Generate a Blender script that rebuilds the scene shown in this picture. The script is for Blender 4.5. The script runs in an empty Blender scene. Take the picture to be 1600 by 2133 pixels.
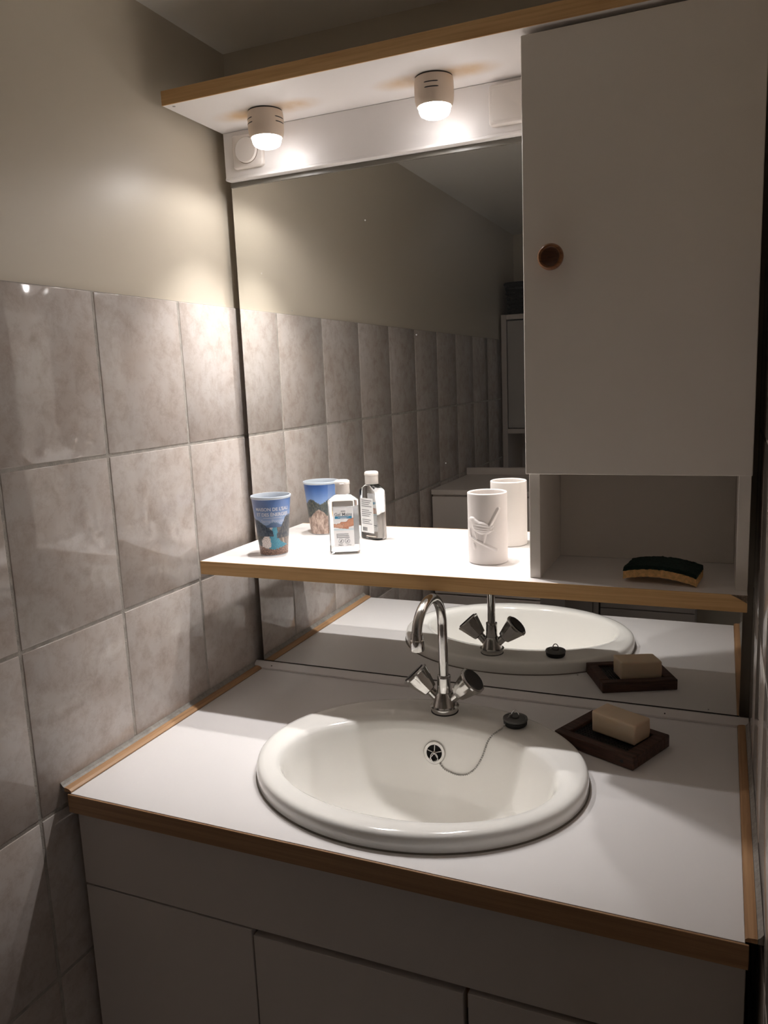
import bpy, bmesh, math, random
from mathutils import Vector, Matrix, noise
random.seed(7)
sc = bpy.context.scene
COL = sc.collection
PI = math.pi

# ------------------------------------------------------------------ camera
CAM = dict(c=(0.9463, -1.427, 0.6191), yaw=0.4101, pitch=0.1658, roll=-0.0415, f=1635.7)
def cam_axes(yaw, pitch, roll):
    f = Vector((-math.sin(yaw)*math.cos(pitch), math.cos(yaw)*math.cos(pitch), -math.sin(pitch)))
    r = f.cross(Vector((0, 0, 1))).normalized(); u = r.cross(f)
    c, s = math.cos(roll), math.sin(roll)
    return c*r + s*u, -s*r + c*u, f
cr, cu, cf = cam_axes(CAM['yaw'], CAM['pitch'], CAM['roll'])
cd = bpy.data.cameras.new('camera')
cam = bpy.data.objects.new('camera', cd); COL.objects.link(cam)
m = Matrix.Identity(4)
for i in range(3):
    m[i][0], m[i][1], m[i][2], m[i][3] = cr[i], cu[i], -cf[i], CAM['c'][i]
cam.matrix_world = m
cd.sensor_fit = 'HORIZONTAL'; cd.sensor_width = 36.0; cd.lens = CAM['f']*36.0/1600.0
cd.clip_start = 0.01
sc.camera = cam

# ------------------------------------------------------------------ world, view, lamp strength
LAMP = 12.0                      # glow of the two opal bulbs
BEAMS = (('beam', 15.0, 93.0, 1.0), ('halo', 1.35, 168.0, 0.4))     # watts, cone, softness: the core beam of each reflector bulb and its wider halo
LAMP_COL = (1.0, 0.96, 0.945)
w = bpy.data.worlds.new('world'); sc.world = w; w.use_nodes = True
w.node_tree.nodes['Background'].inputs[0].default_value = (0.75, 0.85, 1.0, 1)
w.node_tree.nodes['Background'].inputs[1].default_value = 0.5
sc.view_settings.view_transform = 'Standard'; sc.view_settings.look = 'None'
sc.view_settings.exposure = 0.06; sc.view_settings.gamma = 1.0
sc.view_settings.use_curve_mapping = False
cy = sc.cycles
cy.use_denoising = True; cy.use_light_tree = False
cy.caustics_reflective = True; cy.caustics_refractive = True
cy.blur_glossy = 0.0; cy.use_guiding = True
cy.max_bounces = 10; cy.diffuse_bounces = 6; cy.glossy_bounces = 4; cy.transmission_bounces = 8; cy.transparent_max_bounces = 8
cy.use_adaptive_sampling = True; cy.adaptive_threshold = 0.2; cy.adaptive_min_samples = 16
cy.sample_clamp_indirect = 80.0

# ------------------------------------------------------------------ measurements (metres; counter top is z=0, mirror is y=0, left wall is x=0)
D = 0.5785; ZS = 0.2882; DS = 0.2044; ZT = 1.1135; ZC = 1.284; ZF = -0.87
YB = 0.041; XR = 1.003; YFAR = -2.46
TZ, TH, TY, TW = 0.7839, 0.2705, -0.1796, 0.221

# ------------------------------------------------------------------ material helpers
def lin(c):
    return tuple((v/12.92 if v <= 0.04045 else ((v+0.055)/1.055)**2.4) for v in c)
def rgb(r, g, b):
    return lin((r/255, g/255, b/255)) + (1.0,)
MATS = {}
def mat(name):
    m = bpy.data.materials.new(name); m.use_nodes = True; MATS[name] = m
    nt = m.node_tree; return m, nt, nt.nodes['Principled BSDF']
def nd(nt, t, **kw):
    n = nt.nodes.new(t)
    for k, v in kw.items():
        if k in n.inputs: n.inputs[k].default_value = v
        else: setattr(n, k, v)
    return n
def plain(name, col, rough=0.5, metal=0.0, spec=0.5, bump=0.0, bscale=200, var=0.0, vscale=8, coat=0):
    m, nt, b = mat(name)
    b.inputs['Base Color'].default_value = col
    b.inputs['Roughness'].default_value = rough; b.inputs['Metallic'].default_value = metal
    b.inputs['Specular IOR Level'].default_value = spec
    b.inputs['Coat Weight'].default_value = coat
    tc = nd(nt, 'ShaderNodeTexCoord')
    if var:
        n = nd(nt, 'ShaderNodeTexNoise', Scale=vscale, Detail=5.0)
        nt.links.new(tc.outputs['Object'], n.inputs['Vector'])
        r = nd(nt, 'ShaderNodeValToRGB')
        r.color_ramp.elements[0].position = 0.3; r.color_ramp.elements[1].position = 0.7
        r.color_ramp.elements[0].color = tuple(c*(1-var) for c in col[:3]) + (1,)
        r.color_ramp.elements[1].color = tuple(min(1, c*(1+var)) for c in col[:3]) + (1,)
        nt.links.new(n.outputs['Fac'], r.inputs['Fac']); nt.links.new(r.outputs['Color'], b.inputs['Base Color'])
    if bump:
        n = nd(nt, 'ShaderNodeTexNoise', Scale=bscale, Detail=4.0)
        nt.links.new(tc.outputs['Object'], n.inputs['Vector'])
        bp = nd(nt, 'ShaderNodeBump', Strength=bump, Distance=0.002)
        nt.links.new(n.outputs['Fac'], bp.inputs['Height']); nt.links.new(bp.outputs['Normal'], b.inputs['Normal'])
    return m
def wood(name, c1, c2, rough=0.45, axis='X', sc_=(2.0, 60.0, 60.0), dist=2.5):
    m, nt, b = mat(name)
    tc = nd(nt, 'ShaderNodeTexCoord'); mp = nd(nt, 'ShaderNodeMapping')
    mp.inputs['Scale'].default_value = sc_
    nt.links.new(tc.outputs['Object'], mp.inputs['Vector'])
    n = nd(nt, 'ShaderNodeTexNoise', Scale=2.2, Detail=6.0, Roughness=0.6, Distortion=dist*0.15)
    nt.links.new(mp.outputs['Vector'], n.inputs['Vector'])
    r = nd(nt, 'ShaderNodeValToRGB')
    r.color_ramp.elements[0].position = 0.33; r.color_ramp.elements[1].position = 0.62
    r.color_ramp.elements[0].color = c1; r.color_ramp.elements[1].color = c2
    nt.links.new(n.outputs['Fac'], r.inputs['Fac']); nt.links.new(r.outputs['Color'], b.inputs['Base Color'])
    b.inputs['Roughness'].default_value = rough
    bp = nd(nt, 'ShaderNodeBump', Strength=0.15, Distance=0.001)
    nt.links.new(n.outputs['Fac'], bp.inputs['Height']); nt.links.new(bp.outputs['Normal'], b.inputs['Normal'])
    return m

laminate = plain('white_laminate', rgb(236, 232, 230), 0.33)
countermat = plain('counter_laminate', rgb(233, 230, 229), 0.30)
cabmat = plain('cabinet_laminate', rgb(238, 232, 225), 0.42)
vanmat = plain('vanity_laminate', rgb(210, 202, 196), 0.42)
paint = plain('wall_paint', rgb(210, 200, 183), 0.40, bump=0.16, bscale=26, var=0.02, vscale=2.5)
ceilpaint = plain('ceiling_paint', rgb(240, 236, 228), 0.7)
groutm = plain('grout', rgb(176, 170, 162), 0.9, bump=0.5, bscale=400, var=0.18, vscale=60)
darkgap = plain('dark_recess', rgb(52, 45, 40), 0.8)
ceramic = plain('sink_ceramic', rgb(246, 244, 239), 0.10, coat=0.3)
chrome = plain('chrome', rgb(205, 203, 200), 0.13, metal=1.0, bump=0.06, bscale=120, var=0.08, vscale=60)
chromed = plain('dull_chrome', rgb(180, 178, 174), 0.28, metal=1.0, bump=0.1, bscale=200)
blackpl = plain('black_plastic', rgb(38, 36, 36), 0.4)
rubber = plain('black_rubber', rgb(28, 28, 28), 0.6, bump=0.1)
greyrub = plain('grey_rubber', rgb(92, 92, 90), 0.6, var=0.1, vscale=80)
whitepl = plain('white_plastic', rgb(226, 219, 213), 0.35)
lampcer = plain('lamp_ceramic', rgb(212, 194, 176), 0.45)
holdermat = plain('matte_porcelain', rgb(226, 220, 216), 0.55)
floormat = plain('floor_covering', rgb(175, 166, 156), 0.5, var=0.1, vscale=10)
pine = wood('pine_edge', rgb(196, 152, 98), rgb(220, 180, 126), sc_=(2.2, 70, 70))
oak = wood('oak_edge', rgb(150, 112, 80), rgb(176, 138, 100), sc_=(2.0, 80, 80))
stripw = wood('strip_wood', rgb(156, 116, 80), rgb(188, 148, 108), sc_=(60, 2.0, 60))
darkwood = wood('dark_wood', rgb(46, 30, 24), rgb(88, 60, 48), rough=0.6, sc_=(9, 90, 90))
knobw = wood('knob_wood', rgb(104, 66, 40), rgb(150, 102, 66), rough=0.3, sc_=(40, 40, 120))
knobd = wood('knob_dark_wood', rgb(66, 38, 22), rgb(92, 56, 34), rough=0.35, sc_=(40, 40, 120))
matdark = plain('black_mat', rgb(16, 14, 13), 0.5, bump=0.6, bscale=700)
soapm, _nt, _b = mat('soap'); 
_b.inputs['Base Color'].default_value = rgb(222, 200, 172); _b.inputs['Roughness'].default_value = 0.38
_b.inputs['Subsurface Weight'].default_value = 0.35; _b.inputs['Subsurface Radius'].default_value = (0.02, 0.012, 0.008); _b.inputs['Subsurface Scale'].default_value = 0.6
def _speck():
    tc = nd(_nt, 'ShaderNodeTexCoord'); n = nd(_nt, 'ShaderNodeTexNoise', Scale=120.0, Detail=4.0)
    _nt.links.new(tc.outputs['Object'], n.inputs['Vector']); bp = nd(_nt, 'ShaderNodeBump', Strength=0.25, Distance=0.002)
    _nt.links.new(n.outputs['Fac'], bp.inputs['Height']); _nt.links.new(bp.outputs['Normal'], _b.inputs['Normal'])
_speck()
spongem = plain('sponge_foam', rgb(232, 188, 128), 0.9, bump=1.0, bscale=260, var=0.2, vscale=220)
padm = plain('scouring_pad', rgb(14, 42, 34), 0.95, bump=1.0, bscale=420, var=0.4, vscale=300)
basketm = plain('basket_fibre', rgb(20, 17, 16), 0.8, bump=0.8, bscale=120, var=0.4, vscale=90)

def make_tile_mat():
    m, nt, b = mat('marbled_tile')
    tc = nd(nt, 'ShaderNodeTexCoord'); oi = nd(nt, 'ShaderNodeObjectInfo')
    ad = nd(nt, 'ShaderNodeVectorMath', operation='ADD'); mu = nd(nt, 'ShaderNodeVectorMath', operation='SCALE'); mu.inputs['Scale'].default_value = 13.0
    cb = nd(nt, 'ShaderNodeCombineXYZ')
    for k in 'XYZ': nt.links.new(oi.outputs['Random'], cb.inputs[k])
    nt.links.new(cb.outputs[0], mu.inputs[0]); nt.links.new(mu.outputs[0], ad.inputs[1]); nt.links.new(tc.outputs['Object'], ad.inputs[0])
    n1 = nd(nt, 'ShaderNodeTexNoise', Scale=9.0, Detail=4.0, Roughness=0.65, Distortion=0.15)
    n2 = nd(nt, 'ShaderNodeTexNoise', Scale=34.0, Detail=5.0, Roughness=0.75, Distortion=0.25)
    for n in (n1, n2): nt.links.new(ad.outputs[0], n.inputs['Vector'])
    r1 = nd(nt, 'ShaderNodeValToRGB'); r2 = nd(nt, 'ShaderNodeValToRGB')
    e = r1.color_ramp.elements; e[0].position = 0.30; e[1].position = 0.66; e[0].color = rgb(194, 182, 173); e[1].color = rgb(205, 198, 193)
    e = r2.color_ramp.elements; e[0].position = 0.30; e[1].position = 0.56; e[0].color = rgb(222, 213, 206); e[1].color = (1, 1, 1, 1)
    nt.links.new(n1.outputs['Fac'], r1.inputs['Fac']); nt.links.new(n2.outputs['Fac'], r2.inputs['Fac'])
    mx = nd(nt, 'ShaderNodeMix', data_type='RGBA', blend_type='MULTIPLY'); mx.inputs[0].default_value = 0.75
    nt.links.new(r1.outputs['Color'], mx.inputs[6]); nt.links.new(r2.outputs['Color'], mx.inputs[7])
    nt.links.new(mx.outputs[2], b.inputs['Base Color'])
    b.inputs['Roughness'].default_value = 0.07; b.inputs['IOR'].default_value = 1.5; b.inputs['Specular Tint'].default_value = (1, 1, 1, 1)
    n3 = nd(nt, 'ShaderNodeTexNoise', Scale=38.0, Detail=2.0); nt.links.new(ad.outputs[0], n3.inputs['Vector'])
    bp = nd(nt, 'ShaderNodeBump', Strength=0.05, Distance=0.002)
    nt.links.new(n3.outputs['Fac'], bp.inputs['Height']); nt.links.new(bp.outputs['Normal'], b.inputs['Normal'])
    return m
tilem = make_tile_mat()

def make_mirror_mat():
    m, nt, b = mat('mirror_silvering')
    out = nt.nodes['Material Output']; nt.nodes.remove(b)
    g = nd(nt, 'ShaderNodeBsdfGlossy'); g.inputs['Color'].default_value = (0.88, 0.885, 0.87, 1); g.inputs['Roughness'].default_value = 0.0
    d = nd(nt, 'ShaderNodeBsdfDiffuse'); d.inputs['Color'].default_value = (0.75, 0.73, 0.70, 1)
    tc = nd(nt, 'ShaderNodeTexCoord')
    v = nd(nt, 'ShaderNodeTexVoronoi', Scale=38.0); nt.links.new(tc.outputs['Object'], v.inputs['Vector'])
    n = nd(nt, 'ShaderNodeTexNoise', Scale=9.0, Detail=2.0); nt.links.new(tc.outputs['Object'], n.inputs['Vector'])
    c1 = nd(nt, 'ShaderNodeMath', operation='LESS_THAN'); c1.inputs[1].default_value = 0.055
    c2 = nd(nt, 'ShaderNodeMath', operation='GREATER_THAN'); c2.inputs[1].default_value = 0.60
    mu = nd(nt, 'ShaderNodeMath', operation='MULTIPLY'); mu2 = nd(nt, 'ShaderNodeMath', operation='MULTIPLY'); mu2.inputs[1].default_value = 0.35
    nt.links.new(v.outputs['Distance'], c1.inputs[0]); nt.links.new(n.outputs['Fac'], c2.inputs[0])
    nt.links.new(c1.outputs[0], mu.inputs[0]); nt.links.new(c2.outputs[0], mu.inputs[1]); nt.links.new(mu.outputs[0], mu2.inputs[0])
    ad = nd(nt, 'ShaderNodeMath', operation='ADD'); ad.inputs[1].default_value = 0.004
    nt.links.new(mu2.outputs[0], ad.inputs[0])
    mx = nd(nt, 'ShaderNodeMixShader'); nt.links.new(ad.outputs[0], mx.inputs[0])
    nt.links.new(g.outputs[0], mx.inputs[1]); nt.links.new(d.outputs[0], mx.inputs[2]); nt.links.new(mx.outputs[0], out.inputs['Surface'])
    return m
mirrorm = make_mirror_mat()

def make_emit(name, col, s):
    m, nt, b = mat(name)
    b.inputs['Base Color'].default_value = (0.9, 0.9, 0.9, 1)
    b.inputs['Emission Color'].default_value = tuple(col) + (1,); b.inputs['Emission Strength'].default_value = s
    return m
bulbm = make_emit('glowing_opal_bulb', LAMP_COL, LAMP)

def make_under_mat():          # underside of the lamp shelf: white with brown scorch stains around each lamp foot
    m, nt, b = mat('scorched_laminate')
    tc = nd(nt, 'ShaderNodeTexCoord')
    base = nd(nt, 'ShaderNodeMix', data_type='RGBA'); base.inputs[6].default_value = rgb(236, 232, 230); base.inputs[7].default_value = rgb(206, 164, 98)
    nz = nd(nt, 'ShaderNodeTexNoise', Scale=22.0, Detail=4.0); nt.links.new(tc.outputs['Object'], nz.inputs['Vector'])
    total = None
    for lx in LAMPX:
        for sx, ox, wgt in ((1, -0.046, 0.85), (1, 0.054, 0.85)):
            mp = nd(nt, 'ShaderNodeMapping', vector_type='TEXTURE')
            mp.inputs['Location'].default_value = (lx + ox, LAMPY - 0.002, 0); mp.inputs['Scale'].default_value = (0.075, 0.042, 10)
            nt.links.new(tc.outputs['Object'], mp.inputs['Vector'])
            ln = nd(nt, 'ShaderNodeVectorMath', operation='LENGTH'); nt.links.new(mp.outputs[0], ln.inputs[0])
            mr = nd(nt, 'ShaderNodeMapRange', interpolation_type='SMOOTHSTEP'); mr.inputs[1].default_value = 1.0; mr.inputs[2].default_value = 0.15; mr.inputs[3].default_value = 0.0; mr.inputs[4].default_value = wgt
            nt.links.new(ln.outputs['Value'], mr.inputs[0])
            if total is None: total = mr.outputs[0]
            else:
                a = nd(nt, 'ShaderNodeMath', operation='MAXIMUM'); nt.links.new(total, a.inputs[0]); nt.links.new(mr.outputs[0], a.inputs[1]); total = a.outputs[0]
    k = nd(nt, 'ShaderNodeMapRange'); k.inputs[1].default_value = 0.3; k.inputs[2].default_value = 0.7; k.inputs[3].default_value = 0.35; k.inputs[4].default_value = 0.95
    nt.links.new(nz.outputs['Fac'], k.inputs[0])
    mu = nd(nt, 'ShaderNodeMath', operation='MULTIPLY'); nt.links.new(total, mu.inputs[0]); nt.links.new(k.outputs[0], mu.inputs[1])
    nt.links.new(mu.outputs[0], base.inputs[0]); nt.links.new(base.outputs[2], b.inputs['Base Color'])
    b.inputs['Roughness'].default_value = 0.4
    return m
LAMPX = (0.161, 0.488); LAMPY = -0.090
underm = make_under_mat()

def make_vcol(name, rough=0.4, attr='print'):
    m, nt, b = mat(name)
    a = nd(nt, 'ShaderNodeAttribute'); a.attribute_name = attr
    nt.links.new(a.outputs['Color'], b.inputs['Base Color']); b.inputs['Roughness'].default_value = rough
    return m
printm = make_vcol('printed_plastic', 0.3)
labelm = make_vcol('printed_label', 0.45)
textw = plain('white_ink', rgb(226, 228, 232), 0.5)
textw2 = plain('pale_ink', rgb(196, 206, 220), 0.5)
textg = plain('grey_ink', rgb(120, 122, 126), 0.5)
textd = plain('dark_ink', rgb(70, 70, 74), 0.5)
inkblue = plain('blue_ink', rgb(62, 150, 190), 0.5)
cuprim, _nt2, _b2 = mat('frosted_plastic')
_b2.inputs['Base Color'].default_value = rgb(222, 230, 238); _b2.inputs['Roughness'].default_value = 0.35; _b2.inputs['Transmission Weight'].default_value = 0.35
clear, _nt3, _b3 = mat('clear_plastic')
_b3.inputs['Base Color'].default_value = (0.97, 0.98, 0.98, 1); _b3.inputs['Roughness'].default_value = 0.03; _b3.inputs['Transmission Weight'].default_value = 1.0; _b3.inputs['IOR'].default_value = 1.36
panem, _nt4, _b4 = mat('window_glass')
def _pane():
    nt = _nt4; out = nt.nodes['Material Output']
    t = nd(nt, 'ShaderNodeBsdfTransparent'); g = nd(nt, 'ShaderNodeBsdfGlossy'); g.inputs['Roughness'].default_value = 0.02
    mx = nd(nt, 'ShaderNodeMixShader'); mx.inputs[0].default_value = 0.08
    nt.links.new(t.outputs[0], mx.inputs[1]); nt.links.new(g.outputs[0], mx.inputs[2]); nt.links.new(mx.outputs[0], out.inputs['Surface'])
_pane()

# ------------------------------------------------------------------ geometry helpers
def obj(name, bm, material, parent=None, smooth=False, loc=(0, 0, 0), rot=(0, 0, 0), sharp=None):
    bmesh.ops.recalc_face_normals(bm, faces=bm.faces[:])
    me = bpy.data.meshes.new(name); bm.to_mesh(me); bm.free()
    return link(name, me, material, parent, smooth, loc, rot, sharp)
def link(name, me, material, parent=None, smooth=False, loc=(0, 0, 0), rot=(0, 0, 0), sharp=None):
    mats = material if isinstance(material, (list, tuple)) else [material]
    if not me.materials:
        for mm in mats: me.materials.append(mm)
    if smooth:
        for p in me.polygons: p.use_smooth = True
        if sharp: me.set_sharp_from_angle(angle=math.radians(sharp))
    o = bpy.data.objects.new(name, me); COL.objects.link(o)
    o.location = loc; o.rotation_euler = rot
    if parent is not None: o.parent = parent
    return o
def tag(o, label=None, cat=None, group=None, kind=None):
    if label: o['label'] = label
    if cat: o['category'] = cat
    if group: o['group'] = group
    if kind: o['kind'] = kind
    return o
def thing(name, label, cat, loc=(0, 0, 0), rotz=0, group=None):
    o = bpy.data.objects.new(name, None); COL.objects.link(o); o.empty_display_size = 0.05
    o.location = loc; o.rotation_euler = (0, 0, rotz)
    return tag(o, label, cat, group)
def box(bm, x0, x1, y0, y1, z0, z1, bev=0.0, seg=1):
    vs = [bm.verts.new((x, y, z)) for x in (x0, x1) for y in (y0, y1) for z in (z0, z1)]
    fs = []
    for q in ((0, 1, 3, 2), (4, 6, 7, 5), (0, 4, 5, 1), (2, 3, 7, 6), (0, 2, 6, 4), (1, 5, 7, 3)):
        fs.append(bm.faces.new([vs[i] for i in q]))
    if bev:
        es = list({e for f in fs for e in f.edges})
        bmesh.ops.bevel(bm, geom=es, offset=bev, segments=seg, profile=0.5, affect='EDGES')
    return bm
def nb(): return bmesh.new()
def bx(*a, **k): return box(bmesh.new(), *a, **k)
def ringloft(bm, rings, closed=True, cap0=False, cap1=False):
    prev = None; allr = []
    for r in rings:
        cur = [bm.verts.new(p) for p in r]; allr.append(cur)
        if prev:
            n = len(cur)
            for i in range(n if closed else n-1):
                j = (i+1) % n
                bm.faces.new((prev[i], prev[j], cur[j], cur[i]))
        prev = cur
    if cap0: bm.faces.new(list(reversed(allr[0])))
    if cap1: bm.faces.new(allr[-1])
    return allr
def circ(cx, cy, z, rx, ry=None, n=48):
    ry = rx if ry is None else ry
    return [(cx+rx*math.cos(2*PI*i/n), cy+ry*math.sin(2*PI*i/n), z) for i in range(n)]
def lathe(bm, prof, n=48, cx=0, cy=0, cap0=True, cap1=True):
    return ringloft(bm, [circ(cx, cy, z, r, n=n) for r, z in prof], cap0=cap0, cap1=cap1)
def tube(bm, pts, rad, n=12, cap=True):
    pts = [Vector(p) for p in pts]; rings = []
    up = Vector((0.13, 0.21, 0.97))
    for i, p in enumerate(pts):
        t = (pts[min(i+1, len(pts)-1)] - pts[max(i-1, 0)]).normalized()
        if i == 0:
            a = t.cross(up); a = a.normalized() if a.length > 1e-4 else t.orthogonal().normalized()
        else:
            a = (a - t*a.dot(t)).normalized()
        b = t.cross(a); r = rad[i] if isinstance(rad, (list, tuple)) else rad
        rings.append([p + r*(math.cos(2*PI*k/n)*a + math.sin(2*PI*k/n)*b) for k in range(n)])
    return ringloft(bm, rings, cap0=cap, cap1=cap)
def xform(bm, mtx): bmesh.ops.transform(bm, matrix=mtx, verts=bm.verts[:]); return bm
def copy_tree(o, parent=None):
    c = o.copy(); COL.objects.link(c); c.parent = parent
    for ch in o.children: copy_tree(ch, c)
    return c
def rrect(hw, hd, r, z, n=6):
    pts = []
    for cx, cy_, a0 in ((hw-r, hd-r, 0), (-hw+r, hd-r, 90), (-hw+r, -hd+r, 180), (hw-r, -hd+r, 270)):
        for k in range(n+1):
            a = math.radians(a0 + 90*k/n); pts.append((cx+r*math.cos(a), cy_+r*math.sin(a), z))
    return pts
def text_mesh(body, size, fn, space=1.0, bold=0.0):
    cu_ = bpy.data.curves.new('lettering', 'FONT'); cu_.body = body; cu_.size = size; cu_.align_x = 'CENTER'
    cu_.space_character = space; cu_.offset = bold; cu_.resolution_u = 4
    o = bpy.data.objects.new('lettering', cu_); COL.objects.link(o)
    dg = bpy.context.evaluated_depsgraph_get()
    me = bpy.data.meshes.new_from_object(o.evaluated_get(dg))
    bpy.data.objects.remove(o); bpy.data.curves.remove(cu_)
    me.materials.clear()
    for v in me.vertices: v.co = fn(v.co.x, v.co.y)
    return me
def set_cols(me, cols):
    a = me.color_attributes.new('print', 'FLOAT_COLOR', 'POINT')
    flat = []
    for c in cols: flat += [c[0], c[1], c[2], 1.0]
    a.data.foreach_set('color', flat)
def struct(name, bm, m, parent=None):
    o = obj(name, bm, m, parent)
    if parent is None: o['kind'] = 'structure'
    return o

# ------------------------------------------------------------------ the room
XW = 1.95                                   # the room is wider behind the vanity recess
wl = struct('wall_left', bx(-0.12, -0.006, YFAR, YB+0.1, ZF, ZC), paint)
wb = struct('wall_back', bx(-0.12, XW, YB, YB+0.12, ZF, ZC), paint)
wr = struct('wall_right', bx(XR+0.006, XR+0.12, -0.80, YB, ZF, ZC), paint)
struct('wall_recess', bx(XR+0.12, XW, -0.80, -0.70, ZF, ZC), paint)
struct('wall_far', bx(-0.12, XW+0.12, YFAR-0.12, YFAR, ZF, ZC), paint)
bmw = nb()
wy0, wy1, wz0, wz1 = -2.05, -1.35, 0.10, 0.95
box(bmw, XW, XW+0.12, YFAR, wy0, ZF, ZC); box(bmw, XW, XW+0.12, wy1, YB, ZF, ZC)
box(bmw, XW, XW+0.12, wy0, wy1, ZF, wz0); box(bmw, XW, XW+0.12, wy0, wy1, wz1, ZC)
struct('wall_side', bmw, paint)
struct('ceiling', bx(-0.12, XW+0.12, YFAR-0.12, YB+0.12, ZC, ZC+0.1), ceilpaint)
struct('floor', bx(-0.12, XW+0.12, YFAR-0.12, YB+0.12, ZF-0.1, ZF), floormat)
bmw = nb()
for a in ((wy0, wy0+0.05, wz0, wz1), (wy1-0.05, wy1, wz0, wz1), (wy0+0.05, wy1-0.05, wz0, wz0+0.05), (wy0+0.05, wy1-0.05, wz1-0.05, wz1), ((wy0+wy1)/2-0.03, (wy0+wy1)/2+0.03, wz0+0.05, wz1-0.05)):
    box(bmw, XW+0.03, XW+0.08, a[0], a[1], a[2], a[3])
win = struct('window_1', bmw, whitepl)
for s in range(2):
    y0 = wy0+0.05 if s == 0 else (wy0+wy1)/2+0.03
    y1 = (wy0+wy1)/2-0.03 if s == 0 else wy1-0.05
    obj('pane', bx(XW+0.05, XW+0.056, y0, y1, wz0+0.05, wz1-0.05), panem, win)

def tile_wall(wall, xface, sgn, ymin, ymax, name):
    """Square-set wall tiles, every tile its own piece, over a grout bed."""
    g = 0.0056; t = 0.0055
    xb = xface - sgn*0.0011
    obj('grout_bed', bx(min(xface-sgn*0.006, xb), max(xface-sgn*0.006, xb), ymin, ymax, ZF, TZ-0.002), groutm, wall)
    cache = {}
    r0 = 0
    while True:
        z1 = TZ - TH*r0; z0 = max(TZ - TH*(r0+1), ZF)
        if z1 <= ZF + 0.01: break
        c = 0
        while True:
            y1 = min(TY + TW*(1-c), ymax); y0 = max(TY - TW*c, ymin)
            if y1 <= ymin + 0.008: break
            hw = round((y1-y0-g)/2, 5); hh = round((z1-z0-g)/2, 5)
            key = (hw, hh)
            if key not in cache:
                bm = bx(-t/2, t/2, -hw, hw, -hh, hh, bev=0.0016, seg=2)
                me = bpy.data.meshes.new('tile'); bm.to_mesh(me); bm.free(); cache[key] = me
            o = link('tile', cache[key], tilem, wall, smooth=True, sharp=50)
            o.location = (xface - sgn*t/2, (y0+y1)/2, (z0+z1)/2 + (g/2 if r0 == 0 else 0)*0)
            o.rotation_euler = (0, random.uniform(-0.0012, 0.0012), 0) 
            c += 1
        r0 += 1
tile_wall(wl, 0.0, 1, YFAR, YB-0.001, 'left')
tile_wall(wr, XR, -1, -0.80, YB-0.001, 'right')

# ------------------------------------------------------------------ mirror
mi = thing('mirror', 'large frameless wall mirror behind the shelf and the washbasin', 'mirror', (0.5, 0, 0.5))
o = obj('mirror_pane', bx(0.0193-0.5, 0.9868-0.5, 0.0, 0.005, 0.0125-0.5, 1.0243-0.5), mirrorm, mi)
obj('backing_board', bx(0.030-0.5, 0.978-0.5, 0.0052, YB-0.0002, 0.02-0.5, 1.02-0.5), darkgap, mi)
obj('top_channel', bx(0.020-0.5, 0.9868-0.5, -0.0035, 0.005, 1.0150-0.5, 1.0235-0.5), plain('grey_channel', rgb(112, 108, 100), 0.4), mi)

obj('bottom_gap_shade', bx(0.0195-0.5, 0.9866-0.5, -0.0010, -0.0001, 0.0138-0.5, 0.0152-0.5), darkgap, mi)  # solid dark strip painting the shade of a gap along the mirror's lower edge

# ------------------------------------------------------------------ lamp board with switch and junction box, and the lamp shelf
lb = thing('lamp_board', 'white laminate board across the top of the mirror', 'board', (0.5, -0.01, 1.07))
def off(b, v): return xform(b, Matrix.Translation(Vector(v)))
obj('board', off(bx(0.0215, 0.984, -0.021, YB-0.0003, 1.0285, ZT-0.0006, bev=0.0006), (-0.5, 0.01, -1.07)), laminate, lb)
obj('edge_strip', off(bx(0.0215, 0.984, -0.0225, YB-0.0003, 1.0240, 1.0285, bev=0.0006), (-0.5, 0.01, -1.07)), laminate, lb)

ts = thing('lamp_shelf', 'upper white shelf with pine front edge carrying two spot lamps', 'shelf', (0, 0, 0))
obj('shelf_panel', bx(0.0195, 0.990, -DS+0.0012, YB-0.0005, ZT, ZT+0.0235), underm, ts)
obj('edge_band', bx(0.0195, 0.990, -DS-0.0012, -DS+0.0010, ZT-0.0004, ZT+0.0240, bev=0.0004), pine, ts)
bm = nb(); lathe(bm, [(0.0028, ZT-0.0003), (0.0028, ZT+0.002)], 16, 0.036, -DS+0.012)
obj('screw_cap', bm, plain('grey_cap', rgb(150, 146, 140), 0.5), ts)

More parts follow.
